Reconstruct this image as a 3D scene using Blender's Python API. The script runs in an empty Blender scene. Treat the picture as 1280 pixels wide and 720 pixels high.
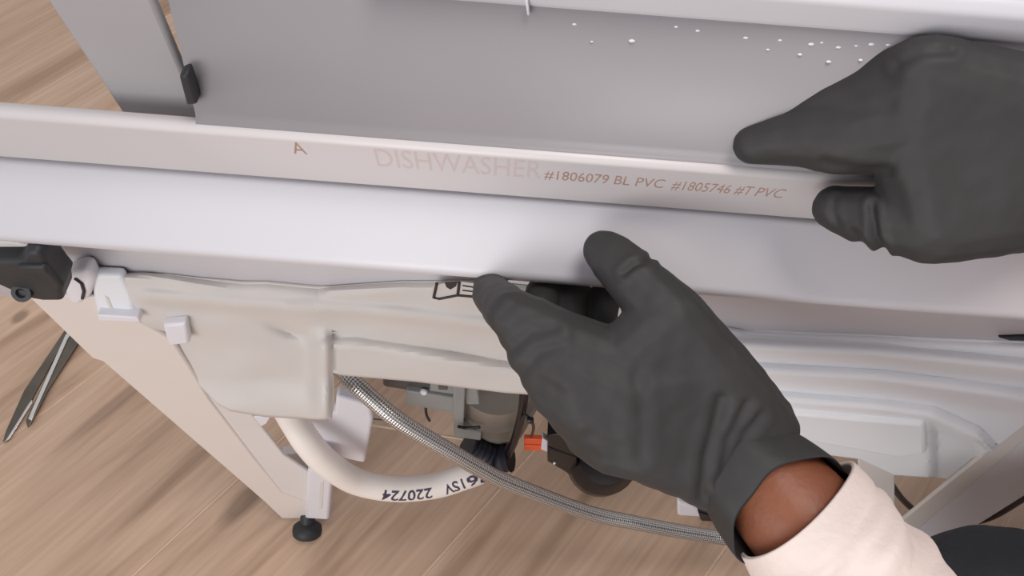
import bpy, bmesh, math, random
from mathutils import Vector, Matrix, noise

random.seed(7)
S = bpy.context.scene
COL = S.collection

# ------------------------------------------------------------------ camera
PITCH = math.radians(58.0)
ROLL = math.atan(0.077)
H = 0.977
FPX = 1000.0
cam_d = bpy.data.cameras.new('camera')
cam_d.sensor_width = 36.0
cam_d.lens = 36.0 * FPX / 1280.0
cam_d.clip_start = 0.01
cam = bpy.data.objects.new('camera', cam_d)
COL.objects.link(cam)
fwd = Vector((0, math.cos(PITCH), -math.sin(PITCH)))
up = Vector((0, math.sin(PITCH), math.cos(PITCH)))
rt = Vector((1, 0, 0))
cr, sr = math.cos(ROLL), math.sin(ROLL)
ix = rt * cr + up * sr
iy = -rt * sr + up * cr
M = Matrix(((ix.x, iy.x, -fwd.x, 0), (ix.y, iy.y, -fwd.y, 0), (ix.z, iy.z, -fwd.z, H), (0, 0, 0, 1)))
cam.matrix_world = M
S.camera = cam

# ------------------------------------------------------------------ world, lights, exposure
w = bpy.data.worlds.new('room_light')
S.world = w
w.use_nodes = True
w.node_tree.nodes['Background'].inputs[0].default_value = (0.80, 0.80, 0.86, 1)
w.node_tree.nodes['Background'].inputs[1].default_value = 0.60


def area(name, loc, target, size, power, color, sy=None):
    d = bpy.data.lights.new(name, 'AREA')
    d.energy = power
    d.color = color
    d.size = size
    if sy:
        d.shape = 'RECTANGLE'
        d.size_y = sy
    o = bpy.data.objects.new(name, d)
    COL.objects.link(o)
    o.location = loc
    o.rotation_euler = (Vector(target) - Vector(loc)).to_track_quat('-Z', 'Y').to_euler()
    return o


area('ceiling_lamp', (0.28, 0.12, 2.45), (0.1, 0.3, 0.4), 0.7, 16, (1.0, 0.94, 0.88))
area('front_fill', (-1.0, -1.9, 1.15), (0.0, 0.3, 0.4), 1.5, 27, (1.0, 0.985, 0.96))  # unseen fill light, added low behind the camera to lift the vertical faces
S.view_settings.view_transform = 'Standard'
S.view_settings.look = 'None'
S.view_settings.gamma = 1.0
S.view_settings.use_curve_mapping = False
S.view_settings.exposure = 0.05


# ------------------------------------------------------------------ helpers: points on real planes
def ray(px, py):
    a, b = px - 640.0, py - 360.0
    x = a * cr + b * sr
    y = -a * sr + b * cr
    return rt * (x / FPX) + fwd - up * (y / FPX)


def P(px, py, d):
    return Vector((0, 0, H)) + ray(px, py) * d


def PY(px, py, Y):
    r_ = ray(px, py)
    return P(px, py, Y / r_.y)


def PZ(px, py, Z):
    r_ = ray(px, py)
    return P(px, py, (Z - H) / r_.z)


# ------------------------------------------------------------------ materials
def lin(c):
    return tuple(((v / 255.0) / 12.92 if v / 255.0 <= 0.04045 else ((v / 255.0 + 0.055) / 1.055) ** 2.4) for v in c)


def mat(name, rgb, rough=0.5, metal=0.0, var=0.06, scale=20.0, bump=0.0, bscale=120.0, spec=0.5, sheen=0.0, sss=0.0):
    m = bpy.data.materials.new(name)
    m.use_nodes = True
    nt = m.node_tree
    b = nt.nodes['Principled BSDF']
    c = lin(rgb)
    tc = nt.nodes.new('ShaderNodeTexCoord')
    n = nt.nodes.new('ShaderNodeTexNoise')
    n.inputs['Scale'].default_value = scale
    n.inputs['Detail'].default_value = 4
    nt.links.new(tc.outputs['Object'], n.inputs['Vector'])
    ramp = nt.nodes.new('ShaderNodeValToRGB')
    ramp.color_ramp.elements[0].position = 0.3
    ramp.color_ramp.elements[1].position = 0.7
    ramp.color_ramp.elements[0].color = tuple(max(0, v * (1 - var)) for v in c) + (1,)
    ramp.color_ramp.elements[1].color = tuple(min(1, v * (1 + var)) for v in c) + (1,)
    nt.links.new(n.outputs['Fac'], ramp.inputs['Fac'])
    nt.links.new(ramp.outputs['Color'], b.inputs['Base Color'])
    b.inputs['Roughness'].default_value = rough
    b.inputs['Metallic'].default_value = metal
    b.inputs['Specular IOR Level'].default_value = spec
    if sheen:
        b.inputs['Sheen Weight'].default_value = sheen
    if sss:
        b.inputs['Subsurface Weight'].default_value = sss
        b.inputs['Subsurface Radius'].default_value = (0.01, 0.006, 0.004)
    if bump:
        n2 = nt.nodes.new('ShaderNodeTexNoise')
        n2.inputs['Scale'].default_value = bscale
        n2.inputs['Detail'].default_value = 3
        nt.links.new(tc.outputs['Object'], n2.inputs['Vector'])
        bp = nt.nodes.new('ShaderNodeBump')
        bp.inputs['Strength'].default_value = bump
        bp.inputs['Distance'].default_value = 0.004
        nt.links.new(n2.outputs['Fac'], bp.inputs['Height'])
        nt.links.new(bp.outputs['Normal'], b.inputs['Normal'])
    return m


M_white = mat('white_enamel', (213, 211, 216), 0.38, var=0.012, scale=6)
M_lip = mat('white_edge_enamel', (213, 207, 207), 0.35, var=0.015, scale=8)
M_steel_liner = mat('brushed_grey_liner', (156, 151, 154), 0.42, metal=0.0, var=0.03, scale=9, bump=0.06, bscale=18)
M_side = mat('grey_side_plate', (165, 162, 164), 0.5, var=0.04, scale=12)
M_cover = mat('cream_moulded_cover', (208, 203, 199), 0.6, var=0.03, scale=14, bump=0.10, bscale=40)
M_tray = mat('white_moulded_plastic', (230, 233, 238), 0.45, var=0.02, scale=14)
M_leg = mat('cream_painted_steel', (222, 212, 205), 0.45, var=0.02, scale=10)
M_web = mat('grey_painted_steel', (218, 212, 208), 0.5, var=0.03, scale=10)
M_bracket = mat('white_zinc_bracket', (226, 224, 230), 0.4, var=0.02, scale=20)
M_rubber = mat('black_rubber', (38, 40, 44), 0.55, var=0.15, scale=40, bump=0.1)
M_blackp = mat('black_plastic', (20, 18, 22), 0.3, var=0.2, scale=50)
M_navyrub = mat('blue_black_rubber', (32, 34, 44), 0.45, var=0.15, scale=50)
M_pumpgrey = mat('grey_green_plastic', (148, 150, 148), 0.45, var=0.05, scale=30)
M_motor = mat('dark_grey_motor', (88, 86, 86), 0.45, var=0.1, scale=40)
M_sump = mat('grey_brown_sump', (135, 126, 116), 0.45, var=0.06, scale=30)
M_orange = mat('orange_plastic', (235, 95, 50), 0.4, var=0.06, scale=60)
M_beige = mat('beige_wire', (214, 196, 165), 0.5)
M_drain = mat('ivory_hose_plastic', (238, 228, 220), 0.42, var=0.015, scale=12)
M_ink = mat('dark_violet_ink', (70, 62, 84), 0.7, var=0.25, scale=300)
M_ink_brown = mat('faded_brown_ink', (178, 142, 128), 0.7, var=0.12, scale=300)
M_ink_pale = mat('pale_pink_ink', (212, 198, 197), 0.7, var=0.02, scale=300)
M_labelink = mat('black_label_ink', (52, 48, 48), 0.7, var=0.1, scale=200)
M_glove = mat('charcoal_nitrile', (56, 55, 55), 0.6, var=0.10, scale=30, bump=0.15, bscale=60, spec=0.35)
M_glove_in = mat('black_glove_lining', (30, 32, 35), 0.6, var=0.1, scale=40)
M_skin = mat('brown_skin', (141, 84, 58), 0.5, var=0.10, scale=35, bump=0.12, bscale=220, sss=0.05)
M_shirt = mat('cream_knit_cotton', (238, 222, 214), 0.85, var=0.03, scale=25, bump=0.15, bscale=260, sheen=0.2)
M_trouser = mat('navy_black_cotton', (36, 38, 44), 0.85, var=0.12, scale=30, bump=0.2, bscale=300)
M_hair = mat('black_hair', (22, 18, 16), 0.6, var=0.3, scale=120, bump=0.4, bscale=200)
M_blade = mat('dull_steel', (118, 110, 100), 0.33, metal=0.85, var=0.15, scale=25)
M_edge = mat('bright_steel', (228, 224, 218), 0.25, metal=0.7, var=0.05, scale=25)
M_drop = mat('water_bead', (235, 238, 242), 0.08, var=0.01)
M_grout = mat('pale_grout', (214, 186, 162), 0.9, var=0.06, scale=60)


def braid_material():
    m = bpy.data.materials.new('braided_steel')
    m.use_nodes = True
    nt = m.node_tree
    b = nt.nodes['Principled BSDF']
    b.inputs['Metallic'].default_value = 0.85
    b.inputs['Roughness'].default_value = 0.24
    uv = nt.nodes.new('ShaderNodeUVMap')
    sep = nt.nodes.new('ShaderNodeSeparateXYZ')
    nt.links.new(uv.outputs[0], sep.inputs[0])

    def mth(op, a, c):
        n = nt.nodes.new('ShaderNodeMath')
        n.operation = op
        for i, v in enumerate((a, c)):
            if v is None:
                continue
            if hasattr(v, 'links'):
                nt.links.new(v, n.inputs[i])
            else:
                n.inputs[i].default_value = v
        return n.outputs[0]
    u = mth('MULTIPLY', sep.outputs[0], 2 * math.pi * 9)
    v = mth('MULTIPLY', sep.outputs[1], 2 * math.pi * 230)
    s1 = mth('SINE', mth('ADD', u, v), None)
    s2 = mth('SINE', mth('SUBTRACT', u, v), None)
    hgt = mth('MULTIPLY', s1, s2)
    fac = mth('ADD', mth('MULTIPLY', hgt, 0.5), 0.5)
    ramp = nt.nodes.new('ShaderNodeValToRGB')
    ramp.color_ramp.elements[0].color = (0.16, 0.15, 0.14, 1)
    ramp.color_ramp.elements[1].color = (0.85, 0.83, 0.80, 1)
    nt.links.new(fac, ramp.inputs[0])
    nt.links.new(ramp.outputs[0], b.inputs['Base Color'])
    bp = nt.nodes.new('ShaderNodeBump')
    bp.inputs['Strength'].default_value = 0.4
    bp.inputs['Distance'].default_value = 0.0012
    nt.links.new(fac, bp.inputs['Height'])
    nt.links.new(bp.outputs['Normal'], b.inputs['Normal'])
    return m


M_braid = braid_material()

PLANK_ANG = math.radians(53.2)


def wood_material():
    m = bpy.data.materials.new('oak_look_plank')
    m.use_nodes = True
    nt = m.node_tree
    b = nt.nodes['Principled BSDF']
    b.inputs['Roughness'].default_value = 0.5
    tc = nt.nodes.new('ShaderNodeTexCoord')
    oi = nt.nodes.new('ShaderNodeObjectInfo')
    add = nt.nodes.new('ShaderNodeVectorMath')
    add.operation = 'ADD'
    comb = nt.nodes.new('ShaderNodeCombineXYZ')
    mul = nt.nodes.new('ShaderNodeMath')
    mul.operation = 'MULTIPLY'
    mul.inputs[1].default_value = 37.0
    nt.links.new(oi.outputs['Random'], mul.inputs[0])
    nt.links.new(mul.outputs[0], comb.inputs[0])
    nt.links.new(mul.outputs[0], comb.inputs[2])
    nt.links.new(tc.outputs['Object'], add.inputs[0])
    nt.links.new(comb.outputs[0], add.inputs[1])

    def nz(sc, scale, det, dist):
        mp = nt.nodes.new('ShaderNodeMapping')
        mp.inputs['Scale'].default_value = sc
        nt.links.new(add.outputs[0], mp.inputs['Vector'])
        n = nt.nodes.new('ShaderNodeTexNoise')
        n.inputs['Scale'].default_value = scale
        n.inputs['Detail'].default_value = det
        n.inputs['Distortion'].default_value = dist
        nt.links.new(mp.outputs[0], n.inputs['Vector'])
        return n.outputs['Fac']
    broad = nz((0.9, 7.0, 1), 2.6, 4, 0.9)
    fine = nz((2.5, 60.0, 1), 2.2, 5, 0.3)
    r1 = nt.nodes.new('ShaderNodeValToRGB')
    e = r1.color_ramp.elements
    e[0].position, e[1].position = 0.30, 0.68
    e[0].color = lin((166, 137, 113)) + (1,)
    e[1].color = lin((206, 177, 153)) + (1,)
    x = e.new(0.46)
    x.color = lin((192, 162, 138)) + (1,)
    nt.links.new(broad, r1.inputs[0])
    r2 = nt.nodes.new('ShaderNodeValToRGB')
    r2.color_ramp.elements[0].position, r2.color_ramp.elements[1].position = 0.3, 0.7
    r2.color_ramp.elements[0].color = (0.86, 0.84, 0.82, 1)
    r2.color_ramp.elements[1].color = (1.08, 1.07, 1.06, 1)
    nt.links.new(fine, r2.inputs[0])
    mx = nt.nodes.new('ShaderNodeMix')
    mx.data_type = 'RGBA'
    mx.blend_type = 'MULTIPLY'
    mx.inputs['Factor'].default_value = 1.0
    nt.links.new(r1.outputs[0], mx.inputs['A'])
    nt.links.new(r2.outputs[0], mx.inputs['B'])
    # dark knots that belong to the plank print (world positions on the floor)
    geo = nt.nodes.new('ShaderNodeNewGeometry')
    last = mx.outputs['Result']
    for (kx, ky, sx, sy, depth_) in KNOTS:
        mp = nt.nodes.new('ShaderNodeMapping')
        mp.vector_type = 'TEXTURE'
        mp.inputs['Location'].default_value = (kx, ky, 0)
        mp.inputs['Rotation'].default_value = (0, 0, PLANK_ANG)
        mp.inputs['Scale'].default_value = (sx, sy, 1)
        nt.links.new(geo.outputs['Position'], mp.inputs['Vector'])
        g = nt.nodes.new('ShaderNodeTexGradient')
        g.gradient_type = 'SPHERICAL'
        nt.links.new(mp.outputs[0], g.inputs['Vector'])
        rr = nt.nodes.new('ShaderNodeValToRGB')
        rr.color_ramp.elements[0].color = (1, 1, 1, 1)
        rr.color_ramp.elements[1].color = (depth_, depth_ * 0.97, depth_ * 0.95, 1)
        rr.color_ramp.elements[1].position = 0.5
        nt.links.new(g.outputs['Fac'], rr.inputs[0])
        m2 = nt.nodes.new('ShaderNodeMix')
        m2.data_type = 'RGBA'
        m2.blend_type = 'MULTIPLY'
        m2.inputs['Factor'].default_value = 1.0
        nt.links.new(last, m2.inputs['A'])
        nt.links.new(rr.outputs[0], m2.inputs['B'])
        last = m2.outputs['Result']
    nt.links.new(last, b.inputs['Base Color'])
    bp = nt.nodes.new('ShaderNodeBump')
    bp.inputs['Strength'].default_value = 0.12
    bp.inputs['Distance'].default_value = 0.001
    nt.links.new(fine, bp.inputs['Height'])
    nt.links.new(bp.outputs['Normal'], b.inputs['Normal'])
    return m


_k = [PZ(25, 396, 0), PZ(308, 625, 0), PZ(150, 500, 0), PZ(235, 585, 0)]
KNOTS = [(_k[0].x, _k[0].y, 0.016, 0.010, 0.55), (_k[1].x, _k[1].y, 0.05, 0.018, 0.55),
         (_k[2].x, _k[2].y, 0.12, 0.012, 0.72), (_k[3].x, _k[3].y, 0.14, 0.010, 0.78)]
M_wood = wood_material()


# ------------------------------------------------------------------ mesh helpers
def link(name, me, m, parent=None, smooth=True):
    if isinstance(m, (list, tuple)):
        for x in m:
            me.materials.append(x)
    elif m:
        me.materials.append(m)
    if smooth:
        for p in me.polygons:
            p.use_smooth = True
    o = bpy.data.objects.new(name, me)
    COL.objects.link(o)
    if parent:
        o.parent = parent
        o.matrix_parent_inverse = Matrix.Translation(parent.location).inverted()
    return o


def mesh(name, verts, faces, m, parent=None, smooth=True, bevel=0.0, seg=2, solid=0.0, sub=0):
    me = bpy.data.meshes.new(name)
    me.from_pydata([tuple(v) for v in verts], [], faces)
    bm = bmesh.new()
    bm.from_mesh(me)
    bmesh.ops.recalc_face_normals(bm, faces=bm.faces)
    bm.to_mesh(me)
    bm.free()
    o = link(name, me, m, parent, smooth)
    if solid:
        md = o.modifiers.new('solid', 'SOLIDIFY')
        md.thickness = solid
        md.offset = 0
    if bevel:
        md = o.modifiers.new('bevel', 'BEVEL')
        md.width = bevel
        md.segments = seg
        md.limit_method = 'ANGLE'
        md.angle_limit = math.radians(35)
        md.harden_normals = False
    if sub:
        md = o.modifiers.new('sub', 'SUBSURF')
        md.levels = md.render_levels = sub
    if smooth:
        me.set_sharp_from_angle(angle=math.radians(42))
    return o


def prism_pts(name, front, off, m, parent=None, bevel=0.0012, seg=2):
    """closed polygon of world points pushed along the vector off"""
    n = len(front)
    v = [Vector(p) for p in front] + [Vector(p) + Vector(off) for p in front]
    f = [tuple(range(n)), tuple(range(2 * n - 1, n - 1, -1))]
    f += [(i, (i + 1) % n, n + (i + 1) % n, n + i) for i in range(n)]
    return mesh(name, v, f, m, parent, True, bevel, seg)


def prism(name, pxs, Y, th, m, parent=None, bevel=0.0012, seg=2):
    return prism_pts(name, [PY(a, b, Y) for a, b in pxs], (0, th, 0), m, parent, bevel, seg)


def box(name, lo, hi, m, parent=None, bevel=0.001, seg=2):
    (a, b, c), (d, e, f_) = lo, hi
    return prism_pts(name, [(a, b, c), (d, b, c), (d, b, f_), (a, b, f_)], (0, e - b, 0), m, parent, bevel, seg)


def sheet(name, prof, x0, x1, m, parent=None, solid=0.002, nx=2):
    v, f = [], []
    for i in range(nx):
        x = x0 + (x1 - x0) * i / (nx - 1)
        v += [(x, y, z) for y, z in prof]
    n = len(prof)
    for i in range(nx - 1):
        for j in range(n - 1):
            f.append((i * n + j, i * n + j + 1, (i + 1) * n + j + 1, (i + 1) * n + j))
    return mesh(name, v, f, m, parent, True, 0.0, 2, solid)


def fillet(pts, radii, seg=6):
    out = [pts[0]]
    for i in range(1, len(pts) - 1):
        r_ = radii.get(i, 0)
        p = Vector(pts[i])
        if not r_:
            out.append(tuple(p))
            continue
        a = (Vector(pts[i - 1]) - p)
        b = (Vector(pts[i + 1]) - p)
        t = min(r_, a.length * 0.48, b.length * 0.48)
        A = p + a.normalized() * t
        B = p + b.normalized() * t
        for k in range(seg + 1):
            q = k / seg
            out.append(tuple(A * (1 - q) ** 2 + p * 2 * q * (1 - q) + B * q * q))
    out.append(pts[-1])
    return out


def smooth_path(pts, n=8):
    pts = [Vector(p) for p in pts]
    out = []
    for i in range(len(pts) - 1):
        p0 = pts[max(i - 1, 0)]
        p1, p2 = pts[i], pts[i + 1]
        p3 = pts[min(i + 2, len(pts) - 1)]
        for k in range(n):
            t = k / n
            out.append(0.5 * ((2 * p1) + (p2 - p0) * t + (2 * p0 - 5 * p1 + 4 * p2 - p3) * t * t + (3 * p1 - p0 - 3 * p2 + p3) * t ** 3))
    out.append(pts[-1])
    return out


def frames(path):
    T = []
    for i in range(len(path)):
        T.append((path[min(i + 1, len(path) - 1)] - path[max(i - 1, 0)]).normalized())
    nrm = T[0].orthogonal().normalized()
    N = []
    for t in T:
        nrm = (nrm - t * nrm.dot(t)).normalized()
        N.append(nrm.copy())
    return T, N


def tube(name, path, rad, m, parent=None, ring=14, caps=True, radf=None, link_it=True):
    T, N = frames(path)
    v, f, uvs = [], [], []
    L = 0.0
    lens = []
    for i, p in enumerate(path):
        if i:
            L += (path[i] - path[i - 1]).length
        lens.append(L)
        b = T[i].cross(N[i])
        for k in range(ring):
            a = 2 * math.pi * k / ring
            r_ = radf(i, a, L) if radf else rad
            v.append(p + (N[i] * math.cos(a) + b * math.sin(a)) * r_)
    for i in range(len(path) - 1):
        for k in range(ring):
            k2 = (k + 1) % ring
            f.append((i * ring + k, i * ring + k2, (i + 1) * ring + k2, (i + 1) * ring + k))
            uvs.append(((k / ring, lens[i]), ((k + 1) / ring, lens[i]), ((k + 1) / ring, lens[i + 1]), (k / ring, lens[i + 1])))
    nq = len(f)
    if caps:
        f.append(tuple(range(ring - 1, -1, -1)))
        f.append(tuple(range((len(path) - 1) * ring, len(path) * ring)))
    me = bpy.data.meshes.new(name)
    me.from_pydata([tuple(x) for x in v], [], f)
    ul = me.uv_layers.new(name='UVMap')
    for i, p in enumerate(me.polygons):
        for j, li in enumerate(p.loop_indices):
            if i < nq:
                ul.data[li].uv = uvs[i][j]
    o = link(name, me, m, parent)
    me.set_sharp_from_angle(angle=math.radians(50))
    return o


def lathe(name, prof, center, axis, m, parent=None, ring=28):
    """prof: list of (radius, height along axis)"""
    axis = Vector(axis).normalized()
    n = axis.orthogonal().normalized()
    b = axis.cross(n)
    v, f = [], []
    for r_, h_ in prof:
        for k in range(ring):
            a = 2 * math.pi * k / ring
            v.append(Vector(center) + axis * h_ + (n * math.cos(a) + b * math.sin(a)) * max(r_, 1e-5))
    for i in range(len(prof) - 1):
        for k in range(ring):
            k2 = (k + 1) % ring
            f.append((i * ring + k, i * ring + k2, (i + 1) * ring + k2, (i + 1) * ring + k))
    f.append(tuple(range(ring)))
    f.append(tuple(range((len(prof) - 1) * ring, len(prof) * ring)))
    return mesh(name, v, f, m, parent)


def seg_dist(p, a, b):
    ax, ay = a
    bx, by = b
    dx, dy = bx - ax, by - ay
    t = max(0, min(1, ((p[0] - ax) * dx + (p[1] - ay) * dy) / (dx * dx + dy * dy + 1e-9)))
    qx, qy = ax + dx * t, ay + dy * t
    s = 1 if (p[1] - qy) * (1 if dx > 0 else -1) > 0 else -1
    return math.hypot(p[0] - qx, p[1] - qy), s


def poly_dist(p, line):
    return min((seg_dist(p, line[i], line[i + 1]) for i in range(len(line) - 1)), key=lambda q: q[0])


def moulding(name, top, bot, Y, m, parent, relief, nt_=46, per=10, thick=0.003):
    """moulded sheet between two outlines on the plane Y with real relief towards the front"""
    pairs = []
    for i in range(len(top) - 1):
        for k in range(per):
            t = k / per
            pairs.append((tuple(top[i][j] * (1 - t) + top[i + 1][j] * t for j in (0, 1)),
                          tuple(bot[i][j] * (1 - t) + bot[i + 1][j] * t for j in (0, 1))))
    pairs.append((top[-1], bot[-1]))
    v, f = [], []
    for a, b in pairs:
        for j in range(nt_ + 1):
            t = j / nt_
            px, py = a[0] * (1 - t) + b[0] * t, a[1] * (1 - t) + b[1] * t
            v.append(PY(px, py, Y - relief(px, py, t)))
    n = nt_ + 1
    for i in range(len(pairs) - 1):
        for j in range(nt_):
            f.append((i * n + j, i * n + j + 1, (i + 1) * n + j + 1, (i + 1) * n + j))
    return mesh(name, v, f, m, parent, True, 0, 2, thick)


def text_mesh(name, body, size, origin, xdir, ydir, m, parent, extrude=0.00002, spacing=1.0, fit=None):
    cu = bpy.data.curves.new(name, 'FONT')
    cu.body = body
    cu.size = size
    cu.extrude = extrude
    cu.space_character = spacing
    cu.align_x = 'LEFT'
    cu.resolution_u = 3
    tmp = bpy.data.objects.new(name, cu)
    COL.objects.link(tmp)
    dg = bpy.context.evaluated_depsgraph_get()
    me = bpy.data.meshes.new_from_object(tmp.evaluated_get(dg))
    bpy.data.objects.remove(tmp)
    bpy.data.curves.remove(cu)
    xd = Vector(xdir).normalized()
    yd = Vector(ydir).normalized()
    zd = xd.cross(yd)
    wdt = max((q.co.x for q in me.vertices), default=1)
    k = fit / wdt if fit else 1.0
    for q in me.vertices:
        c = q.co.copy()
        q.co = Vector(origin) + xd * (c.x * k) + yd * c.y + zd * c.z
    me.materials.clear()
    return link(name, me, m, parent, False)


def tag(o, label=None, cat=None, group=None, kind=None):
    if label:
        o['label'] = label
    if cat:
        o['category'] = cat
    if group:
        o['group'] = group
    if kind:
        o['kind'] = kind
    return o


def empty(name, loc):
    o = bpy.data.objects.new(name, None)
    COL.objects.link(o)
    o.location = loc
    o.empty_display_size = 0.05
    return o


# ------------------------------------------------------------------ organic bodies: hulls fused by a voxel remesh
def ico(c, r_, sub=2):
    bm = bmesh.new()
    bmesh.ops.create_icosphere(bm, subdivisions=sub, radius=r_, matrix=Matrix.Translation(c))
    pts = [q.co.copy() for q in bm.verts]
    bm.free()
    return pts


def fused(name, hulls, m, parent, voxel=0.0018, smooth_it=6, wrinkle=None):
    """hulls: list of lists of (centre, radius); every list gives one convex piece"""
    bm = bmesh.new()
    for h in hulls:
        pts = []
        for c, r_ in h:
            pts += ico(Vector(c), r_)
        b2 = bmesh.new()
        vs = [b2.verts.new(p) for p in pts]
        res = bmesh.ops.convex_hull(b2, input=vs)
        dead = [e for e in res['geom_interior'] + res['geom_unused'] if isinstance(e, bmesh.types.BMVert)]
        bmesh.ops.delete(b2, geom=list(set(dead)), context='VERTS')
        t = bpy.data.meshes.new('t')
        b2.to_mesh(t)
        b2.free()
        bm.from_mesh(t)
        bpy.data.meshes.remove(t)
    me = bpy.data.meshes.new(name)
    bmesh.ops.recalc_face_normals(bm, faces=bm.faces)
    bm.to_mesh(me)
    bm.free()
    tmp = bpy.data.objects.new(name + '_tmp', me)
    COL.objects.link(tmp)
    md = tmp.modifiers.new('r', 'REMESH')
    md.mode = 'VOXEL'
    md.voxel_size = voxel
    md = tmp.modifiers.new('s', 'SMOOTH')
    md.factor = 0.5
    md.iterations = smooth_it
    dg = bpy.context.evaluated_depsgraph_get()
    out = bpy.data.meshes.new_from_object(tmp.evaluated_get(dg))
    bpy.data.objects.remove(tmp)
    bpy.data.meshes.remove(me)
    if wrinkle:
        ns = [q.normal.copy() for q in out.vertices]
        for q, n_ in zip(out.vertices, ns):
            q.co += n_ * wrinkle(q.co)
    out.materials.clear()
    out.name = name
    return link(name, out, m, parent)


def chain(pts):
    """pts (px, py, depth, radius) -> consecutive tapered pieces"""
    w_ = [(P(a, b, d), r_) for a, b, d, r_ in pts]
    return [[w_[i], w_[i + 1]] for i in range(len(w_) - 1)]


def pt(a, b, d, r_):
    return (P(a, b, d), r_)


# ================================================================== FLOOR
floor = empty('floor', (0, 0.3, 0))
tag(floor, kind='structure')
gr = mesh('grout', [(-2.2, -1.6, -0.0015), (2.4, -1.6, -0.0015), (2.4, 2.6, -0.0015), (-2.2, 2.6, -0.0015)], [(0, 1, 2, 3)], M_grout, floor)
PW = 0.2525
dirv = Vector((math.cos(PLANK_ANG), math.sin(PLANK_ANG), 0))
nrm = Vector((math.sin(PLANK_ANG), -math.cos(PLANK_ANG), 0))
s0 = PZ(230, 660, 0).dot(nrm)
pme = bpy.data.meshes.new('plank')
PL, hw, hb = 1.2, PW / 2 - 0.0016, 0.004
bm = bmesh.new()
bmesh.ops.create_cube(bm, size=1.0, matrix=Matrix.Diagonal((PL - 0.003, hw * 2, hb, 1)))
bmesh.ops.bevel(bm, geom=[e for e in bm.edges if all(q.co.z > 0 for q in e.verts)], offset=0.0008, segments=1, affect='EDGES')
bm.to_mesh(pme)
bm.free()
pme.materials.append(M_wood)
for i in range(-6, 7):
    off = (i * 0.37) % 1.0 * PL
    for j in range(-2, 3):
        c = nrm * (s0 + (i + 0.5) * PW) + dirv * (j * PL + off)
        if not (-1.7 < c.x < 1.9 and -1.2 < c.y < 2.2):
            continue
        o = bpy.data.objects.new('plank', pme)
        COL.objects.link(o)
        o.parent = floor
        o.matrix_parent_inverse = Matrix.Translation(floor.location).inverted()
        o.location = (c.x, c.y, -hb / 2)
        o.rotation_euler = (0, 0, PLANK_ANG)

# ================================================================== DISHWASHER
dw = empty('dishwasher', (0.06, 0.5, 0))
tag(dw, 'white dishwasher standing on its feet, base open with pump and hoses showing', 'dishwasher')
X0, X1 = -0.40, 0.47
# grey liner wall above the lip
prof = fillet([(0.2562, 0.6900), (0.2600, 0.6935), (0.280, 0.765)], {1: 0.004})
liner = sheet('inner_panel', prof, PY(247, 140, 0.262).x, X1, M_steel_liner, dw, 0.0015)
tag(liner, 'glossy grey inner panel with water drops')
# lip and printed strip
prof = fillet([(0.2600, 0.6912), (0.2550, 0.6902), (0.2535, 0.6882), (0.262, 0.6490), (0.275, 0.6490)], {1: 0.0014, 2: 0.0014, 3: 0.0008})
lip = sheet('printed_edge_strip', prof, X0, X1, M_lip, dw, 0.0012)
tag(lip, 'white folded edge strip with faded brown print')
# white front panel: sloping face, rounded lip, return, skirt
prof = fillet([(0.275, 0.6450), (0.2610, 0.6450), (0.2300, 0.6195), (0.2330, 0.612), (0.256, 0.612), (0.2610, 0.606), (0.2610, 0.50)],
              {1: 0.0015, 2: 0.006, 3: 0.004, 4: 0.004, 5: 0.004})
panel = sheet('front_panel', prof, X0, X1, M_white, dw, 0.0014)
tag(panel, 'smooth white sloping front panel with rounded lower edge')
# upper white slab
prof = fillet([(0.32, 0.7555), (0.2785, 0.7555), (0.2760, 0.7585), (0.2725, 0.7725), (0.2755, 0.777), (0.42, 0.7805)], {1: 0.002, 2: 0.002, 3: 0.002, 4: 0.002})
upper = sheet('upper_panel', prof, PY(530, 5, 0.276).x - 0.02, X1, M_white, dw, 0.0014)
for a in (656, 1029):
    prism('reflection_streak', [(a, 0), (a + 4, 0), (a + 6, 20), (a + 3, 20)], 0.2732, 0.004, M_bracket, dw, 0.0006)  # pale slivers shaped like reflection streaks on the slab, not real ribs
# tub body behind
box('tub', (-0.15, 0.300, 0.615), (0.45, 0.76, 0.772), M_side, dw, 0.012, 3)
# side plate on the left
prism('side_plate', [(42, -25), (182, -25), (190, 0), (254, 150), (158, 150)], 0.272, 0.006, M_side, dw, 0.002)
sl = prism('rubber_seal', [(223, 96), (234, 92), (240, 108), (247, 131), (233, 133)], 0.2565, 0.008, M_rubber, dw, 0.0015)
tag(sl, 'black rubber seal end')

# water drops on the liner
bm = bmesh.new()
for (a, b, s) in ((740, 22, .8), (718, 30, .9), (790, 51, 1.2), (845, 33, 1), (872, 38, 1), (740, 52, .6), (1014, 55, 1.2), (1027, 53, .8), (1048, 59, 1), (1070, 57, .8),
                  (1089, 55, 1.2), (1110, 56, 1.1), (1000, 68, .9), (1036, 77, 1), (1076, 75, .9), (932, 47, 1), (975, 50, .9), (960, 62, .7), (1067, 99, .7)):
    q = PY(a, b, 0.2740)
    yy = 0.260 + (q.z - 0.6935) * (0.020 / 0.0715)
    q = PY(a, b, yy - 0.0008)
    bmesh.ops.create_icosphere(bm, subdivisions=2, radius=0.0008 * s, matrix=Matrix.Translation(q) @ Matrix.Diagonal((1.5, 0.8, 0.8, 1)))
me = bpy.data.meshes.new('water_drops')
bm.to_mesh(me)
bm.free()
tag(link('water_drops', me, M_drop, dw), kind='stuff')

# printing on the strip
sd = Vector((0, 0.2535 - 0.262, 0.6882 - 0.6490)).normalized()
sn = Vector((1, 0, 0)).cross(sd)


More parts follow.
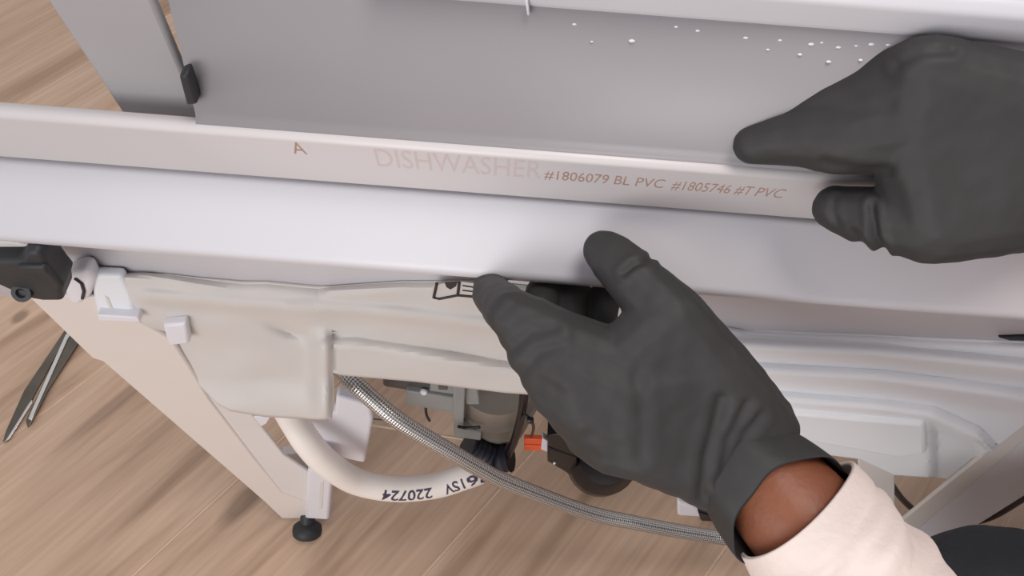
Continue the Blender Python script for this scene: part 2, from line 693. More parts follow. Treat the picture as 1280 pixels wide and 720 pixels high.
def strip_pt(px, py):
    # meet the strip's own plane
    r_ = ray(px, py)
    o_ = Vector((0, 0, H))
    p0 = Vector((0, 0.262, 0.6490))
    t = (p0 - o_).dot(sn) / r_.dot(sn)
    return o_ + r_ * t + sn * 0.00063


def strip_text(body, x0_, x1_, ybase, hpx, m):
    a = strip_pt(x0_, ybase)
    b = strip_pt(x1_, ybase + (x1_ - x0_) * 0.079)
    c = strip_pt(x0_, ybase - hpx)
    hgt = (c - a).length
    return text_mesh('printed_text', body, hgt / 0.70, a, (1, 0, 0), sd, m, lip, fit=(b - a).length)


strip_text('#1806079 BL', 680, 786, 222, 11, M_ink_brown)
strip_text('PVC', 792, 828, 231, 11, M_ink_brown)
strip_text('#1805746 #T', 838, 937, 235, 11, M_ink_brown)
strip_text('PVC', 941, 976, 243.5, 11, M_ink_brown)
strip_text('A', 368, 385, 190.5, 14, M_ink_brown)
strip_text('DISHWASHER', 470, 676, 206, 22, M_ink_pale)

# moulded cover on the left
top = [(150, 343), (175, 342), (200, 341), (250, 346), (300, 351), (335, 351), (347, 350), (365, 354), (405, 357), (450, 358), (490, 352), (550, 347), (620, 352), (700, 362), (790, 372)]
bot = [(158, 388), (176, 398), (195, 418), (225, 452), (252, 482), (272, 503), (288, 512), (330, 519), (400, 523), (413, 521), (417, 500), (416, 466), (520, 475), (632, 489), (800, 500)]
# keep the outlines paired by position along the cover
top = [(150, 343), (165, 342), (185, 341), (212, 342), (245, 346), (280, 349), (305, 351), (335, 351), (375, 355), (398, 357), (406, 357), (414, 357), (500, 351), (600, 350), (790, 372)]


def sst(a, b, x):
    t = max(0.0, min(1.0, (x - a) / (b - a)))
    return t * t * (3 - 2 * t)


def yline(x, pts):
    for (a, b), (c, d) in zip(pts, pts[1:]):
        if x <= c:
            return b + (d - b) * (x - a) / (c - a)
    return pts[-1][1]


def relief_left(px, py, t):
    r_ = 0.003
    yr = yline(px, [(100, 364), (160, 367), (250, 374), (350, 381), (470, 388), (560, 398), (800, 430)])
    r_ += 0.0045 * math.exp(-((py - yr) / 9) ** 2) * sst(150, 190, px)
    yb = yline(px, [(380, 428), (440, 424), (500, 432), (570, 444), (640, 456), (800, 480)])
    r_ += 0.0075 * sst(yb - 7, yb + 9, py) * sst(388, 410, px)
    r_ -= 0.006 * math.exp(-((px - 362 - (py - 415) * 0.9) / 20) ** 2 - ((py - 413 - (px - 362) * 0.25) / 9) ** 2)
    r_ += 0.006 * sst(380, 400, px) * sst(402, 425, py) * (1 - sst(404, 418, px))
    r_ += 0.010 * sst(465, 515, py) * (1 - sst(420, 440, px))
    r_ -= 0.006 * sst(300, 180, px) * sst(400, 420, py)
    r_ += 0.0014 * noise.noise(Vector((px / 70, py / 30, 3)))
    return r_ * sst(0.0, 0.10, t) - 0.0022 * (1 - sst(0.0, 0.07, t))


cover = moulding('moulded_cover', top, bot, 0.2580, M_cover, dw, relief_left, thick=0.003)
tag(cover, 'cream moulded cover with soft ridges left of the hand')

# symbol label near the hand
lab = prism('symbol_label', [(541, 357), (570, 352), (606, 356), (608, 374), (574, 369), (545, 374)], 0.2530, 0.0006, M_cover, dw, 0.0)


def ink_line(pts, rad=0.0009, name='printed_line'):
    return tube(name, [PY(a, b, 0.2526) for a, b in pts], rad, M_labelink, lab, 6)


ink_line([(546, 354), (542, 372), (549, 373.5), (572, 369), (606, 372)])
ink_line([(572, 369), (574, 353)])
ink_line([(578, 357), (604, 361)], 0.0004)
ink_line([(578, 363), (604, 366)], 0.0004)
prism('printed_arrow', [(556, 354), (572, 352), (570, 358), (563, 362), (558, 359)], 0.2525, 0.0004, M_labelink, lab, 0)

# ribbed tray on the right
top = [(740, 378), (860, 398), (927, 411), (1000, 414), (1080, 417), (1160, 421), (1230, 424), (1290, 427), (1380, 436), (1420, 440)]
bot = [(740, 500), (860, 530), (960, 548), (1030, 566), (1075, 572), (1118, 592), (1190, 597), (1240, 560), (1330, 490), (1400, 450)]


def relief_right(px, py, t):
    r_ = 0.004
    y1 = yline(px, [(700, 402), (927, 430), (1100, 439), (1280, 456), (1420, 480)])
    y2 = yline(px, [(700, 432), (940, 460), (1100, 470), (1280, 494), (1420, 520)])
    y3 = yline(px, [(700, 475), (990, 498), (1100, 507), (1165, 516), (1220, 540), (1270, 590), (1420, 640)])
    for y_, w_ in ((y1, 24), (y2, 24), (y3, 28)):
        r_ += 0.0075 * sst(y_ - 12, y_ + 4, py) - 0.0035 * sst(y_ + 4, y_ + w_, py)
    if px > 1150:
        r_ -= 0.012 * sst(1160, 1200, px) * sst(512, 540, py) * (1 - sst(y3 - 4, y3 + 4, py)) if False else 0.0
    r_ -= 0.012 * sst(1158, 1172, px) * sst(y3 + 6, y3 + 18, py) * (1 - sst(1215, 1250, px))
    return r_ * sst(0.0, 0.08, t) - 0.0008 * (1 - sst(0.0, 0.05, t))


tray = moulding('ribbed_tray', top, bot, 0.2600, M_tray, dw, relief_right, nt_=130, per=16, thick=0.003)
tag(tray, 'white ribbed plastic base tray right of the hand')
prism('tray_block', [(985, 516), (1052, 522), (1157, 531), (1160, 568), (1120, 573), (1050, 560), (985, 548)], 0.236, 0.03, M_tray, dw, 0.004, 3)
prism('slot_seal', [(1248, 422), (1300, 420), (1300, 427), (1262, 426)], 0.2585, 0.004, M_blackp, dw, 0.0005)
tag(prism('support_plate', [(1072, 560), (1118, 566), (1119, 700), (1079, 700)], 0.272, 0.006, M_web, dw, 0.001), 'flat light grey support plate')

# legs: slanting folded channels
lg = prism('leg', [(30, 366), (120, 372), (215, 425), (262, 500), (317, 572), (352, 616), (388, 630), (390, 648), (352, 648), (330, 627), (240, 549), (128, 452), (115, 448)], 0.254, 0.004, M_leg, dw, 0.0016)
tag(lg, 'cream painted front flange of the slanting leg')
prism('leg_web', [(236, 470), (300, 500), (354, 569), (400, 600), (398, 640), (352, 622), (300, 556), (236, 505)], 0.2555, 0.003, M_web, dw, 0.001)
for (a, b) in ((205, 405),):
    prism('leg_tab', [(203, 407), (232, 405), (237, 430), (210, 433)], 0.247, 0.008, M_bracket, dw, 0.002)
fb = prism('foot_bracket', [(384, 590), (392, 584), (412, 588), (415, 600), (411, 650), (381, 648)], 0.246, 0.022, M_bracket, dw, 0.003, 3)
prism('slot', [(399, 604), (405, 600), (403, 636), (398, 638)], 0.2455, 0.003, M_web, fb, 0.0006)
prism('leg_gusset', [(306, 521), (338, 521), (333, 530), (310, 541)], 0.256, 0.004, M_bracket, dw, 0.0008)
prism('base_rail', [(351, 569), (375, 567), (398, 588), (384, 606)], 0.280, 0.01, M_leg, dw, 0.001)
prism('hose_bracket', [(384, 524), (418, 516), (420, 496), (463, 508), (466, 525), (456, 579), (432, 574), (400, 560)], 0.275, 0.012, M_bracket, dw, 0.003, 3)


def foot(loc):
    lathe('levelling_foot', [(0.0145, 0), (0.0165, 0.002), (0.0172, 0.007), (0.0165, 0.012), (0.013, 0.015), (0.0085, 0.017), (0.0085, 0.040), (0.006, 0.042)], Vector(loc) + Vector((0, -0.004, 0.0125)), (0, 0.74, 0.67), M_rubber, dw)


fp = PZ(387, 669, 0)
foot((fp.x, fp.y, 0))
# right leg
rl = prism('leg', [(1098, 678), (1127, 651), (1195, 597), (1280, 528), (1360, 462), (1420, 520), (1290, 614), (1225, 655), (1196, 680)], 0.254, 0.004, M_bracket, dw, 0.0016)
rl2 = prism('leg_web', [(1127, 651), (1280, 528), (1284, 548), (1160, 651), (1130, 679), (1098, 678)], 0.250, 0.004, M_web, dw, 0.001)
fq = PY(1147, 680, 0.254)
foot((fq.x, 0.247, 0))
box('foot_bracket', (fq.x - 0.016, 0.246, 0.03), (fq.x + 0.016, 0.272, fq.z + 0.02), M_bracket, dw, 0.003)
for x in (-0.14, 0.43):
    box('leg', (x - 0.02, 0.70, 0.04), (x + 0.02, 0.74, 0.62), M_web, dw, 0.003)
    foot((x, 0.72, 0))

# corner piece on the left: clip, ledge, rubber corner
prism('corner_clip', [(84, 344), (98, 338), (112, 340), (118, 352), (112, 372), (100, 382), (84, 378), (79, 360)], 0.248, 0.012, M_bracket, dw, 0.004, 3)
tube('clip_slit', [PY(a, b, 0.2475) for a, b in ((94, 348), (102, 354), (105, 364), (103, 373))], 0.0011, M_rubber, dw, 6)
prism('cover_end', [(112, 344), (152, 346), (166, 372), (170, 398), (122, 398), (116, 372)], 0.252, 0.008, M_tray, dw, 0.003, 3)
prism('cover_notch', [(129, 369), (136, 372), (144, 392), (138, 393)], 0.2515, 0.003, M_web, dw, 0.001)
prism('cover_ledge', [(121, 394), (172, 397), (176, 403), (123, 401)], 0.246, 0.01, M_bracket, dw, 0.001)
rc = prism('rubber_corner', [(-20, 327), (26, 327), (29, 316), (44, 314), (55, 321), (60, 334), (72, 350), (79, 358), (77, 366), (79, 377), (55, 377), (36, 374), (18, 366), (0, 358), (-20, 350)], 0.226, 0.018, M_rubber, dw, 0.004, 3)
tag(rc, 'black rubber corner piece')
c = PY(27, 366, 0.2245)
lathe('rubber_boss', [(0.0055, -0.002), (0.0055, 0.001), (0.003, 0.001), (0.0025, -0.001)], c, (0.1, -0.7, 0.6), M_rubber, rc, 16)
prism('rubber_rib', [(20, 334), (55, 334), (62, 344), (30, 344)], 0.2235, 0.004, M_rubber, rc, 0.0015)
prism('hinge_strip', [(-20, 300), (12, 302), (40, 308), (36, 314), (-20, 312)], 0.236, 0.006, M_web, dw, 0.0015)

# ------------------------------------------------------------------ pump assembly inside the base
YP = 0.335
prism('motor', [(478, 466), (545, 472), (543, 494), (478, 484)], YP, 0.05, M_motor, dw, 0.004, 3)
q = PY(530, 489, YP - 0.003)
lathe('motor_glint', [(0.003, 0), (0.004, 0.001), (0.003, 0.003)], q, (0, -1, 0.4), M_bracket, dw, 12)  # small white disc standing in for a highlight on the motor
pb = prism('pump_bracket', [(566, 476), (582, 478), (579, 536), (602, 541), (601, 551), (567, 546)], YP - 0.010, 0.012, M_pumpgrey, dw, 0.0015)
prism('bracket_arm', [(508, 489), (568, 498), (568, 517), (508, 506)], YP - 0.006, 0.012, M_pumpgrey, pb, 0.0015)
prism('bracket_plate', [(538, 476), (596, 480), (600, 506), (582, 506), (580, 495), (537, 489)], YP - 0.004, 0.008, M_pumpgrey, pb, 0.0015)
prism('bracket_window', [(548, 480), (559, 481), (559, 488), (548, 487)], YP - 0.0055, 0.003, M_motor, pb, 0.0004)
# sump bowl
c = PY(612, 508, YP + 0.035)
lathe('sump', [(0.030, -0.075), (0.037, -0.068), (0.042, -0.03), (0.044, 0.0), (0.047, 0.004), (0.047, 0.01), (0.044, 0.012), (0.044, 0.05)], c + Vector((0.008, 0, 0.03)), (0, 0, 1), M_sump, dw)
tube('sump_clamp', smooth_path([PY(656, 478, YP - 0.012), PY(654, 505, YP - 0.014), PY(649, 530, YP - 0.016), PY(641, 556, YP - 0.018), PY(630, 578, YP - 0.018)]), 0.0045, M_blackp, dw, 8)
bt = tube('drain_boot', smooth_path([PY(584, 556, YP - 0.012), PY(600, 566, YP - 0.016), PY(618, 573, YP - 0.018), PY(638, 572, YP - 0.018)]), 0.012, M_navyrub, dw, 14,
          radf=lambda i, a, L: 0.0155 + 0.0012 * math.sin(L * 900))
tag(bt, 'blue black rubber boot')
tube('wire', smooth_path([PY(652, 523, YP - 0.02), PY(657, 519, YP - 0.024), PY(663, 524, YP - 0.022), PY(667, 535, YP - 0.01), PY(664, 546, YP)]), 0.0016, M_blackp, dw, 8)
lathe('wire_clip', [(0.003, -0.003), (0.004, 0), (0.003, 0.003)], PY(663, 525, YP - 0.026), (1, 0, 0.2), M_blackp, dw, 10)
for a in (0, 8):
    prism('wire_plug', [(655, 549 + a), (680, 550 + a), (682, 556 + a), (655, 555 + a)], YP - 0.002, 0.006, M_orange, dw, 0.001)
prism('plug_end', [(678, 548), (688, 554), (686, 566), (676, 562)], YP - 0.004, 0.008, M_bracket, dw, 0.001)
tube('wire', smooth_path([PY(456, 530, YP), PY(490, 535, YP), PY(530, 541, YP), PY(582, 549, YP)]), 0.0016, M_beige, dw, 8)
tube('wire', smooth_path([PY(452, 522, YP + 0.01), PY(480, 525, YP + 0.01), PY(520, 528, YP + 0.01)]), 0.001, M_motor, dw, 6)
tube('wire', smooth_path([PY(532, 508, YP), PY(533, 518, YP - 0.005), PY(537, 526, YP)]), 0.0016, M_navyrub, dw, 6)
tube('wire', smooth_path([PY(572, 533, YP - 0.014), PY(584, 535, YP - 0.014), PY(600, 534, YP - 0.014)]), 0.0018, M_blackp, dw, 6)
# black pump bracket and disc under the hand
bk = prism('motor_mount', [(684, 558), (730, 575), (790, 590), (800, 570), (720, 540), (684, 545)], YP - 0.01, 0.02, M_blackp, dw, 0.002)
lathe('mount_screw', [(0.0016, 0), (0.0016, 0.002), (0.001, 0.0025)], PY(693, 578, YP - 0.012), (0, -1, 0.6), M_bracket, bk, 10)
prism('mount_flange', [(684, 560), (722, 572), (720, 600), (706, 590), (684, 577)], YP - 0.011, 0.012, M_blackp, bk, 0.002)
c = PY(750, 578, YP + 0.01)
lathe('wash_motor', [(0.020, -0.018), (0.036, -0.014), (0.041, -0.006), (0.041, 0.03), (0.03, 0.05)], c, (0, -0.25, 1), M_blackp, dw)
prism('cord_box', [(847, 628), (884, 640), (880, 662), (846, 654)], 0.30, 0.02, M_bracket, dw, 0.003)
prism('cord_clamp', [(872, 640), (900, 648), (900, 668), (880, 664)], 0.295, 0.01, M_blackp, dw, 0.002)

# ================================================================== HOSES AND CORD
YH = 0.258
dp = smooth_path([PY(350, 495, 0.275), PY(368, 527, 0.262), PY(386, 555, 0.250), PY(410, 580, 0.243), PY(446, 602, 0.242), PY(495, 611, 0.244), PY(545, 607, 0.252), PY(584, 595, 0.262), PY(598, 590, 0.268)], 8)
dh = tube('drain_hose', dp, 0.0128, M_drain, None, 20)
tag(dh, 'thick ivory drain hose with printed date curving under the open base', 'hose')


def hose_text(body, t0, t1, path, lift, size):
    """text bent along the hose, feet outward, on the side towards the front"""
    L = [0]
    for i in range(1, len(path)):
        L.append(L[-1] + (path[i] - path[i - 1]).length)

    def at(s):
        for i in range(1, len(L)):
            if s <= L[i]:
                k = (s - L[i - 1]) / (L[i] - L[i - 1])
                return path[i - 1].lerp(path[i], k), (path[i] - path[i - 1]).normalized()
        return path[-1], (path[-1] - path[-2]).normalized()
    cu = bpy.data.curves.new('t', 'FONT')
    cu.body = body
    cu.size = size
    cu.offset = 0.00025
    cu.resolution_u = 3
    tmp = bpy.data.objects.new('t', cu)
    COL.objects.link(tmp)
    dg = bpy.context.evaluated_depsgraph_get()
    me = bpy.data.meshes.new_from_object(tmp.evaluated_get(dg))
    bpy.data.objects.remove(tmp)
    b3 = bmesh.new()
    b3.from_mesh(me)
    bmesh.ops.triangulate(b3, faces=b3.faces)
    bmesh.ops.subdivide_edges(b3, edges=[e for e in b3.edges if e.calc_length() > 0.0012], cuts=3, use_grid_fill=True)
    b3.to_mesh(me)
    b3.free()
    wd = max(q.co.x for q in me.vertices)
    face = Vector((0.0, -0.62, 0.78))
    for q in me.vertices:
        # reading direction runs against the path: the letters stand on their heads
        s = t1 - (q.co.x / wd) * (t1 - t0)
        c_, tan = at(s)
        n0 = (face - tan * face.dot(tan)).normalized()
        side = tan.cross(n0)            # across the hose
        a = (-(q.co.y - size * 0.36) - 0.0030) / 0.0130
        q.co = c_ + (n0 * math.cos(a) + side * math.sin(a) * -1 * HSIGN) * 0.01312
    me.materials.clear()
    return link('printed_text', me, M_ink, dh, False)


HSIGN = 1


def arclen(path, px):
    best, s = 1e9, 0
    L = 0
    for i, p in enumerate(path):
        if i:
            L += (p - path[i - 1]).length
        v = p - Vector((0, 0, H))
        sx = 640 + FPX * (v.dot(ix) / v.dot(fwd))
        if abs(sx - px) < best:
            best, s = abs(sx - px), L
    return s


hose_text('220724', arclen(dp, 478), arclen(dp, 540), dp, 0, 0.0165)
hose_text('261SV', arclen(dp, 556), arclen(dp, 606), dp, 0, 0.0165)

sp = smooth_path([PY(418, 450, 0.30), PY(434, 470, 0.275), PY(465, 499, 0.258), PY(500, 527, 0.246), PY(560, 563, 0.236), PY(600, 586, 0.232), PY(634, 603, 0.230), PY(733, 640, 0.230), PY(797, 654, 0.230), PY(850, 664, 0.231), PY(915, 673, 0.232),
                  PY(990, 672, 0.234), PY(1060, 655, 0.243), PY(1100, 640, 0.262)], 10)
ih = tube('inlet_hose', sp, 0.0072, M_braid, None, 18)
tag(ih, 'braided steel inlet hose crossing in front of the ivory drain hose', 'hose')
cp = smooth_path([PY(1085, 560, 0.30), PY(1112, 602, 0.30), PY(1132, 628, 0.30), PY(1160, 648, 0.30), PY(1200, 655, 0.30), PY(1235, 648, 0.30), PY(1262, 634, 0.30), PY(1300, 608, 0.30), PY(1340, 570, 0.32)])
cd = tube('power_cord', cp, 0.0036, M_blackp, None, 10)
tag(cd, 'black power cord hanging behind the right leg of the dishwasher', 'cord')

# ================================================================== SCISSORS ON THE FLOOR
sc = empty('scissors', PZ(60, 470, 0.0))
tag(sc, 'steel scissors with two slim pointed blades on wood floor left of the leg', 'scissors')


def flat(name, pxs, z0, z1, m, parent, bevel=0.0008):
    fr = [PZ(a, b, z0) for a, b in pxs]
    return prism_pts(name, fr, (0, 0, z1 - z0), m, parent, bevel)


b1 = flat('blade', [(4, 554), (8, 540), (31, 489), (80, 416), (110, 372), (124, 380), (82, 424), (42, 498), (10, 552)], 0.0006, 0.0030, M_blade, sc)
flat('blade_edge', [(7, 552), (36, 506), (40, 500), (41, 504), (12, 549)], 0.0031, 0.0042, M_edge, b1, 0.0003)
b2 = flat('blade', [(35, 535), (33, 526), (82, 422), (118, 372), (134, 380), (97, 432), (60, 490), (40, 530)], 0.0036, 0.0062, M_blade, sc)
flat('blade_edge', [(36, 524), (40, 514), (82, 420), (116, 374), (119, 376), (85, 424), (44, 516), (40, 526)], 0.0063, 0.0078, M_edge, b2, 0.0003)
c = PZ(118, 376, 0.0)
lathe('pivot', [(0.005, 0.0005), (0.006, 0.006), (0.006, 0.009), (0.004, 0.0105)], c, (0, 0, 1), M_edge, sc, 16)
for s in (-1, 1):
    base = c + Vector((0.07 + 0.02 * s, 0.10 - 0.02 * s, 0.006))
    ring_ = [base + Vector((0.026 * math.cos(a * math.pi / 8), 0.022 * math.sin(a * math.pi / 8), 0)) for a in range(17)]
    tube('handle', [c + Vector((0.004 * s, 0.0, 0.006))] + ring_, 0.0045, M_rubber, sc, 8)

# ================================================================== PERSON
LW = P(994, 642, 0.405)
RW = P(1360, 190, 0.372)
LE, LS = P(1440, 1150, 0.365), Vector((0.55, -0.15, 0.67))
RE, RS = Vector((0.47, 0.23, 0.62)), Vector((0.64, 0.16, 0.83))
LK = P(1245, 775, 0.60)
body_pts = [
    ((0.86, 0.00, 0.42), 0.13),   # 0 pelvis
    ((0.76, 0.00, 0.58), 0.12),   # 1 waist
    ((0.63, 0.00, 0.74), 0.13),   # 2 chest
    ((0.55, 0.01, 0.84), 0.055),  # 3 neck
    ((0.50, 0.01, 0.90), 0.060),  # 4 head base
    ((0.455, 0.01, 0.985), 0.085),  # 5 head
    ((0.44, 0.01, 1.05), 0.06),   # 6 crown
    (LS, 0.062), (LE, 0.042), (LW, 0.0308), (P(948, 585, 0.415), 0.027),   # 7 8 9 10
    (RS, 0.062), (RE, 0.042), (RW, 0.027), (P(1320, 190, 0.368), 0.024),  # 11..14
    ((0.80, -0.10, 0.40), 0.085), (LK, 0.060), (Vector((LK.x + 0.10, LK.y - 0.03, 0.10)), 0.04), (Vector((LK.x + 0.01, LK.y - 0.03, 0.035)), 0.033),  # 15..18
    ((0.82, 0.11, 0.38), 0.085), ((0.66, 0.30, 0.16), 0.058), ((0.88, 0.28, 0.06), 0.042), ((0.98, 0.27, 0.05), 0.033),  # 19..22
]
edges = [(0, 1), (1, 2), (2, 3), (3, 4), (4, 5), (5, 6), (2, 7), (7, 8), (8, 9), (9, 10), (2, 11), (11, 12), (12, 13), (13, 14), (0, 15), (15, 16), (16, 17), (17, 18), (0, 19), (19, 20), (20, 21), (21, 22)]


def hulls_of(idx_edges, grow=0.0):
    return [[(Vector(body_pts[a][0]), body_pts[a][1] + grow), (Vector(body_pts[b][0]), body_pts[b][1] + grow)] for a, b in idx_edges]


torso_extra = [[(LS, 0.06), (RS, 0.06), (Vector((0.63, 0, 0.74)), 0.11)], [(Vector((0.63, 0, 0.74)), 0.12), (Vector((0.76, -0.05, 0.58)), 0.1), (Vector((0.76, 0.05, 0.58)), 0.1)]]
face = [[(Vector((0.385, 0.01, 0.965)), 0.010), (Vector((0.375, 0.01, 0.945)), 0.013)],       # nose
        [(Vector((0.42, 0.01, 0.91)), 0.035), (Vector((0.45, 0.01, 0.95)), 0.06)],            # jaw
        [(Vector((0.465, 0.095, 0.97)), 0.014), (Vector((0.47, 0.09, 0.945)), 0.009)],        # ears
        [(Vector((0.465, -0.075, 0.97)), 0.014), (Vector((0.47, -0.07, 0.945)), 0.009)]]
person = fused('person', hulls_of(edges) + torso_extra + face, M_skin, None, 0.006, 4)
tag(person, 'crouching person in cream shirt, dark trousers and black gloves gripping the white panel', 'person')
shirt = fused('shirt', hulls_of([(1, 2), (2, 7), (2, 11)], 0.010) + [[(a, r_ + 0.012) for a, r_ in h] for h in torso_extra] + hulls_of([(0, 1)], 0.006), M_shirt, person, 0.007, 5)
trousers = fused('trousers', [[(Vector((0.86, 0, 0.42)), 0.145), (Vector((0.80, -0.10, 0.40)), 0.10)], [(Vector((0.86, 0, 0.42)), 0.145), (Vector((0.82, 0.11, 0.38)), 0.10)],
                               [(Vector((0.80, -0.10, 0.40)), 0.10), (LK, 0.072)], [(LK, 0.072), (Vector((LK.x + 0.10, LK.y - 0.03, 0.085)), 0.056)],
                               [(Vector((0.82, 0.11, 0.38)), 0.10), (Vector((0.66, 0.30, 0.16)), 0.07)], [(Vector((0.66, 0.30, 0.16)), 0.07), (Vector((0.88, 0.28, 0.08)), 0.06)]],
                 M_trouser, person, 0.006, 6, wrinkle=lambda c_: 0.003 * noise.noise(c_ * 22))
fused('hair', [[(Vector((0.475, 0.01, 1.005)), 0.088), (Vector((0.455, 0.01, 1.055)), 0.066)], [(Vector((0.50, 0.01, 0.97)), 0.078), (Vector((0.48, 0.01, 1.0)), 0.085)]], M_hair, person, 0.006, 3)
for s in (-1, 1):
    fused('eye', [[(Vector((0.379, 0.01 + 0.032 * s, 0.985)), 0.010)]], M_drop, person, 0.002, 2)
    fused('shoe', [[(Vector(p), 0.042), (Vector(p) + Vector((-0.16, 0, -0.006)), 0.034)] for p in ((body_pts[17][0] + Vector((0.0, 0, -0.055)),) if s < 0 else (Vector((0.97, 0.27, 0.047)),))], M_blackp, person, 0.005, 4)


# sleeves: loft with folds
def sleeve(path_pts, radii, name='sleeve', hem=True, seed=0, aspect=1.0):
    path = smooth_path(path_pts, 26)
    n = len(path)
    tot = sum((path[i] - path[i - 1]).length for i in range(1, n))

    def rf(i, a, L):
        t = L / tot * (len(radii) - 1)
        k = min(int(t), len(radii) - 2)
        r_ = radii[k] * (1 - (t - k)) + radii[k + 1] * (t - k)
        f1 = noise.noise(Vector((L * 62 + 1.3 * math.sin(a + seed), math.cos(a) * 1.1, math.sin(a) * 1.1 + seed)))
        r_ += 0.0105 * f1 * min(1, (L / 0.03) ** 2) + 0.0022 * math.sin(3 * a + L * 60 + seed) - 0.004 * math.exp(-((L - 0.045 - 0.02 * math.sin(a + 2.2)) / 0.007) ** 2)
        if L < 0.024:
            r_ += 0.0022 * (1 - (L / 0.024) ** 8) - 0.0016 * math.exp(-((L - 0.016) / 0.0016) ** 2)
        return max(r_ + 0.004 * min(1, L / 0.03), 0.0345 + 0.060 * min(L, 0.6))
    o = tube(name, path, 0.04, M_shirt, person, 40, False, rf)
    md = o.modifiers.new('solid', 'SOLIDIFY')
    md.thickness = 0.0025
    md.offset = -1
    md = o.modifiers.new('sub', 'SUBSURF')
    md.levels = md.render_levels = 1
    return o


ax = (LE - LW).normalized()
sleeve([LW - ax * 0.002, LW + ax * 0.05, LW + ax * 0.12, LE - ax * 0.03, LE + Vector((0.03, -0.01, 0.03)), LS], [0.0350, 0.0375, 0.044, 0.054, 0.060, 0.074], seed=2.0)
ax2 = (RE - RW).normalized()
sleeve([RW + ax2 * 0.05, RW + ax2 * 0.10, RE - ax2 * 0.03, RE + Vector((0.03, -0.01, 0.04)), RS], [0.036, 0.042, 0.050, 0.058, 0.074], seed=5.0)


# ------------------------------------------------------------------ gloves
def crease(c_, lines):
    """fold depth at a point on the glove; lines: (points, depth, width in px of the photograph)"""
    v = c_ - Vector((0, 0, H))
    d_ = v.dot(fwd)
    q = (640 + FPX * v.dot(ix) / d_, 360 - FPX * v.dot(iy) / d_)
    s = 0.0
    for pts, amp, wd in lines:
        d, sg = poly_dist(q, pts)
        if d < wd * 5:
            s += -amp * math.exp(-(d / wd) ** 2) + 0.55 * amp * math.exp(-((d - 2.2 * wd) / (1.2 * wd)) ** 2)
    return s


LF = {
    'index': [(772, 450, .388, .0150), (700, 422, .385, .0140), (640, 392, .390, .0128), (615, 368, .424, .0108), (613, 344, .452, .0092)],
    'middle': [(772, 490, .386, .0155), (715, 465, .384, .0145), (664, 438, .390, .0128), (668, 402, .426, .0112), (684, 350, .452, .0094)],
    'ring': [(788, 530, .388, .0150), (735, 515, .386, .0142), (692, 492, .393, .0125), (705, 440, .430, .0110), (716, 360, .452, .0094)],
    'little': [(806, 570, .392, .0135), (765, 563, .392, .0125), (732, 545, .40, .0112), (735, 475, .438, .0098), (756, 372, .450, .0094)],
    'thumb': [(890, 462, .392, .0195), (836, 394, .380, .0170), (795, 352, .386, .0140), (772, 328, .394, .0130), (754, 313, .404, .0110)],
}
hull = []
for k, v in LF.items():
    hull += chain(v)
for a, b in (('index', 'middle'), ('middle', 'ring'), ('ring', 'little')):
    for j in (0, 1):
        hull.append([(P(*LF[q][j + d][:3]), LF[q][j + d][3] * 0.93) for q in (a, b) for d in (0, 1)])
idx, mid, rng, lit = (LF[k][0] for k in ('index', 'middle', 'ring', 'little'))
wa, wb = (945, 538, .412, .0225), (902, 588, .416, .0220)
cmc = LF['thumb'][0]
thm = LF['thumb'][1]
hull += [[pt(*idx), pt(*mid), pt(*wa), pt(*cmc)], [pt(*mid), pt(*rng), pt(*wa), pt(*wb)], [pt(*rng), pt(*lit), pt(*wb), pt(*wa)],
         [pt(*idx), pt(*cmc), pt(*thm), pt(800, 436, .385, .011)], [pt(*cmc), pt(*wa), pt(*wb)]]
cr_l = [
    ([(780, 341), (792, 331), (812, 325)], .0016, 4), ([(628, 392), (650, 372), (668, 370)], .0005, 6), ([(636, 440), (662, 416), (694, 410)], .0007, 6),
    ([(650, 470), (675, 440), (700, 432)], .0006, 6), ([(878, 620), (884, 570), (902, 500)], .0018, 7), ([(898, 600), (910, 550), (934, 505)], .0014, 6),
    ([(796, 470), (802, 520), (800, 570)], .0008, 8), ([(950, 520), (930, 545), (912, 590)], .0014, 6),
]
lg_ = fused('glove', hull, M_glove, person, 0.0012, 10, wrinkle=lambda c_: crease(c_, cr_l) + 0.0006 * noise.noise(c_ * 60) + 0.0005 * noise.noise(c_ * 130))
tag(lg_, 'charcoal glove gripping the lower edge of the front panel')


# flared cuff of the near glove
def cuff(rings, parent, name='glove_cuff', seed=0.0, n=48):
    v, f = [], []
    for (c_, axis, ra, rb, tw) in rings:
        axis = axis.normalized()
        side = ix - axis * ix.dot(axis)
        side = (Matrix.Rotation(tw, 3, axis) @ side).normalized()
        oth = axis.cross(side)
        for k in range(n):
            a = 2 * math.pi * k / n
            wv = 1 + 0.05 * math.sin(3 * a + seed) + 0.03 * math.sin(7 * a + seed * 2)
            v.append(c_ + (side * math.cos(a) * ra + oth * math.sin(a) * rb) * wv)
    for i in range(len(rings) - 1):
        for k in range(n):
            k2 = (k + 1) % n
            f.append((i * n + k, i * n + k2, (i + 1) * n + k2, (i + 1) * n + k))
    o = mesh(name, v, f, [M_glove], parent, True)
    md = o.modifiers.new('solid', 'SOLIDIFY')
    md.thickness = 0.0012
    md.offset = -1
    md = o.modifiers.new('sub', 'SUBSURF')
    md.levels = md.render_levels = 1
    return o


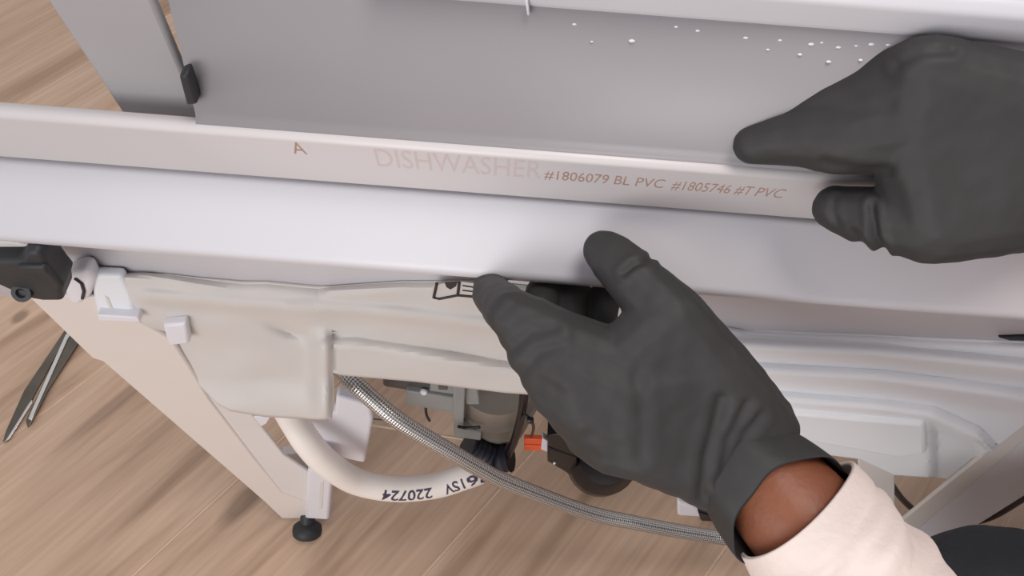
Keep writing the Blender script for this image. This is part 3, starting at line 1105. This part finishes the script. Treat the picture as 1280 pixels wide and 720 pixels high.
ca = (P(1012, 655, 0.380) - P(950, 590, 0.412))
cuff([(P(906, 551, .413), ca, .0330, .0210, -.55), (P(923, 566, .412), ca, .0362, .0245, -.55), (P(936, 581, .411), ca, .0335, .0243, -.55), (P(952, 597, .409), ca, .0385, .0300, -.55), (P(976, 622, .405), ca, .0400, .0330, -.55), (P(998, 644, .401), ca, .0408, .0345, -.55)], lg_, seed=1.2)

RF = {
    'index': [(1140, 160, .345, .0190), (1064, 173, .352, .0165), (995, 174, .362, .0128), (941, 180, .369, .0095)],
    'middle': [(1150, 112, .337, .0181), (1080, 130, .353, .0160), (1018, 148, .364, .0125), (975, 162, .372, .0100)],
    'ring': [(1152, 90, .332, .0155), (1105, 108, .349, .0148), (1060, 124, .366, .0120), (1020, 140, .374, .0098)],
    'little': [(1180, 90, .330, .0128), (1145, 98, .348, .0122), (1110, 112, .362, .0106), (1075, 125, .377, .0090)],
    'thumb': [(1225, 265, .352, .0190), (1165, 279, .352, .0185), (1100, 272, .362, .0142), (1065, 266, .369, .0125), (1043, 260, .372, .0105)],
}
hull = []
for k, v in RF.items():
    hull += chain(v)
ri, rm, rr_, rl_ = (RF[k][0] for k in ('index', 'middle', 'ring', 'little'))
w1, w2 = (1310, 142, .336, .0228), (1310, 245, .360, .0245)
hull += [[pt(*ri), pt(*rm), pt(*w1), pt(*w2)], [pt(*rm), pt(*rr_), pt(*w1)], [pt(*rr_), pt(*rl_), pt(*w1)], [pt(*ri), pt(*w2), pt(*RF['thumb'][1]), pt(*RF['thumb'][0])],
         [pt(1146, 212, .350, .0165), pt(*ri), pt(*RF['thumb'][0]), pt(*w1)], [pt(*w1), pt(*w2), pt(1370, 190, .372, .030)], [pt(1370, 190, .372, .030), pt(1430, 190, .382, .034)]]
cr_r = [
    ([(1090, 258), (1094, 296), (1106, 318)], .0018, 4.5), ([(1066, 290), (1076, 304), (1086, 312)], .0012, 4), ([(1044, 244), (1040, 262), (1046, 280)], .0005, 4),
    ([(1030, 204), (1070, 212), (1110, 214)], .0010, 6), ([(1120, 80), (1150, 66), (1190, 62)], .0010, 6),
]
rg_ = fused('glove', hull, M_glove, person, 0.0012, 11, wrinkle=lambda c_: crease(c_, cr_r) + 0.0006 * noise.noise(c_ * 50) + 0.0004 * noise.noise(c_ * 120))
tag(rg_, 'charcoal glove pinching the folded edge strip')
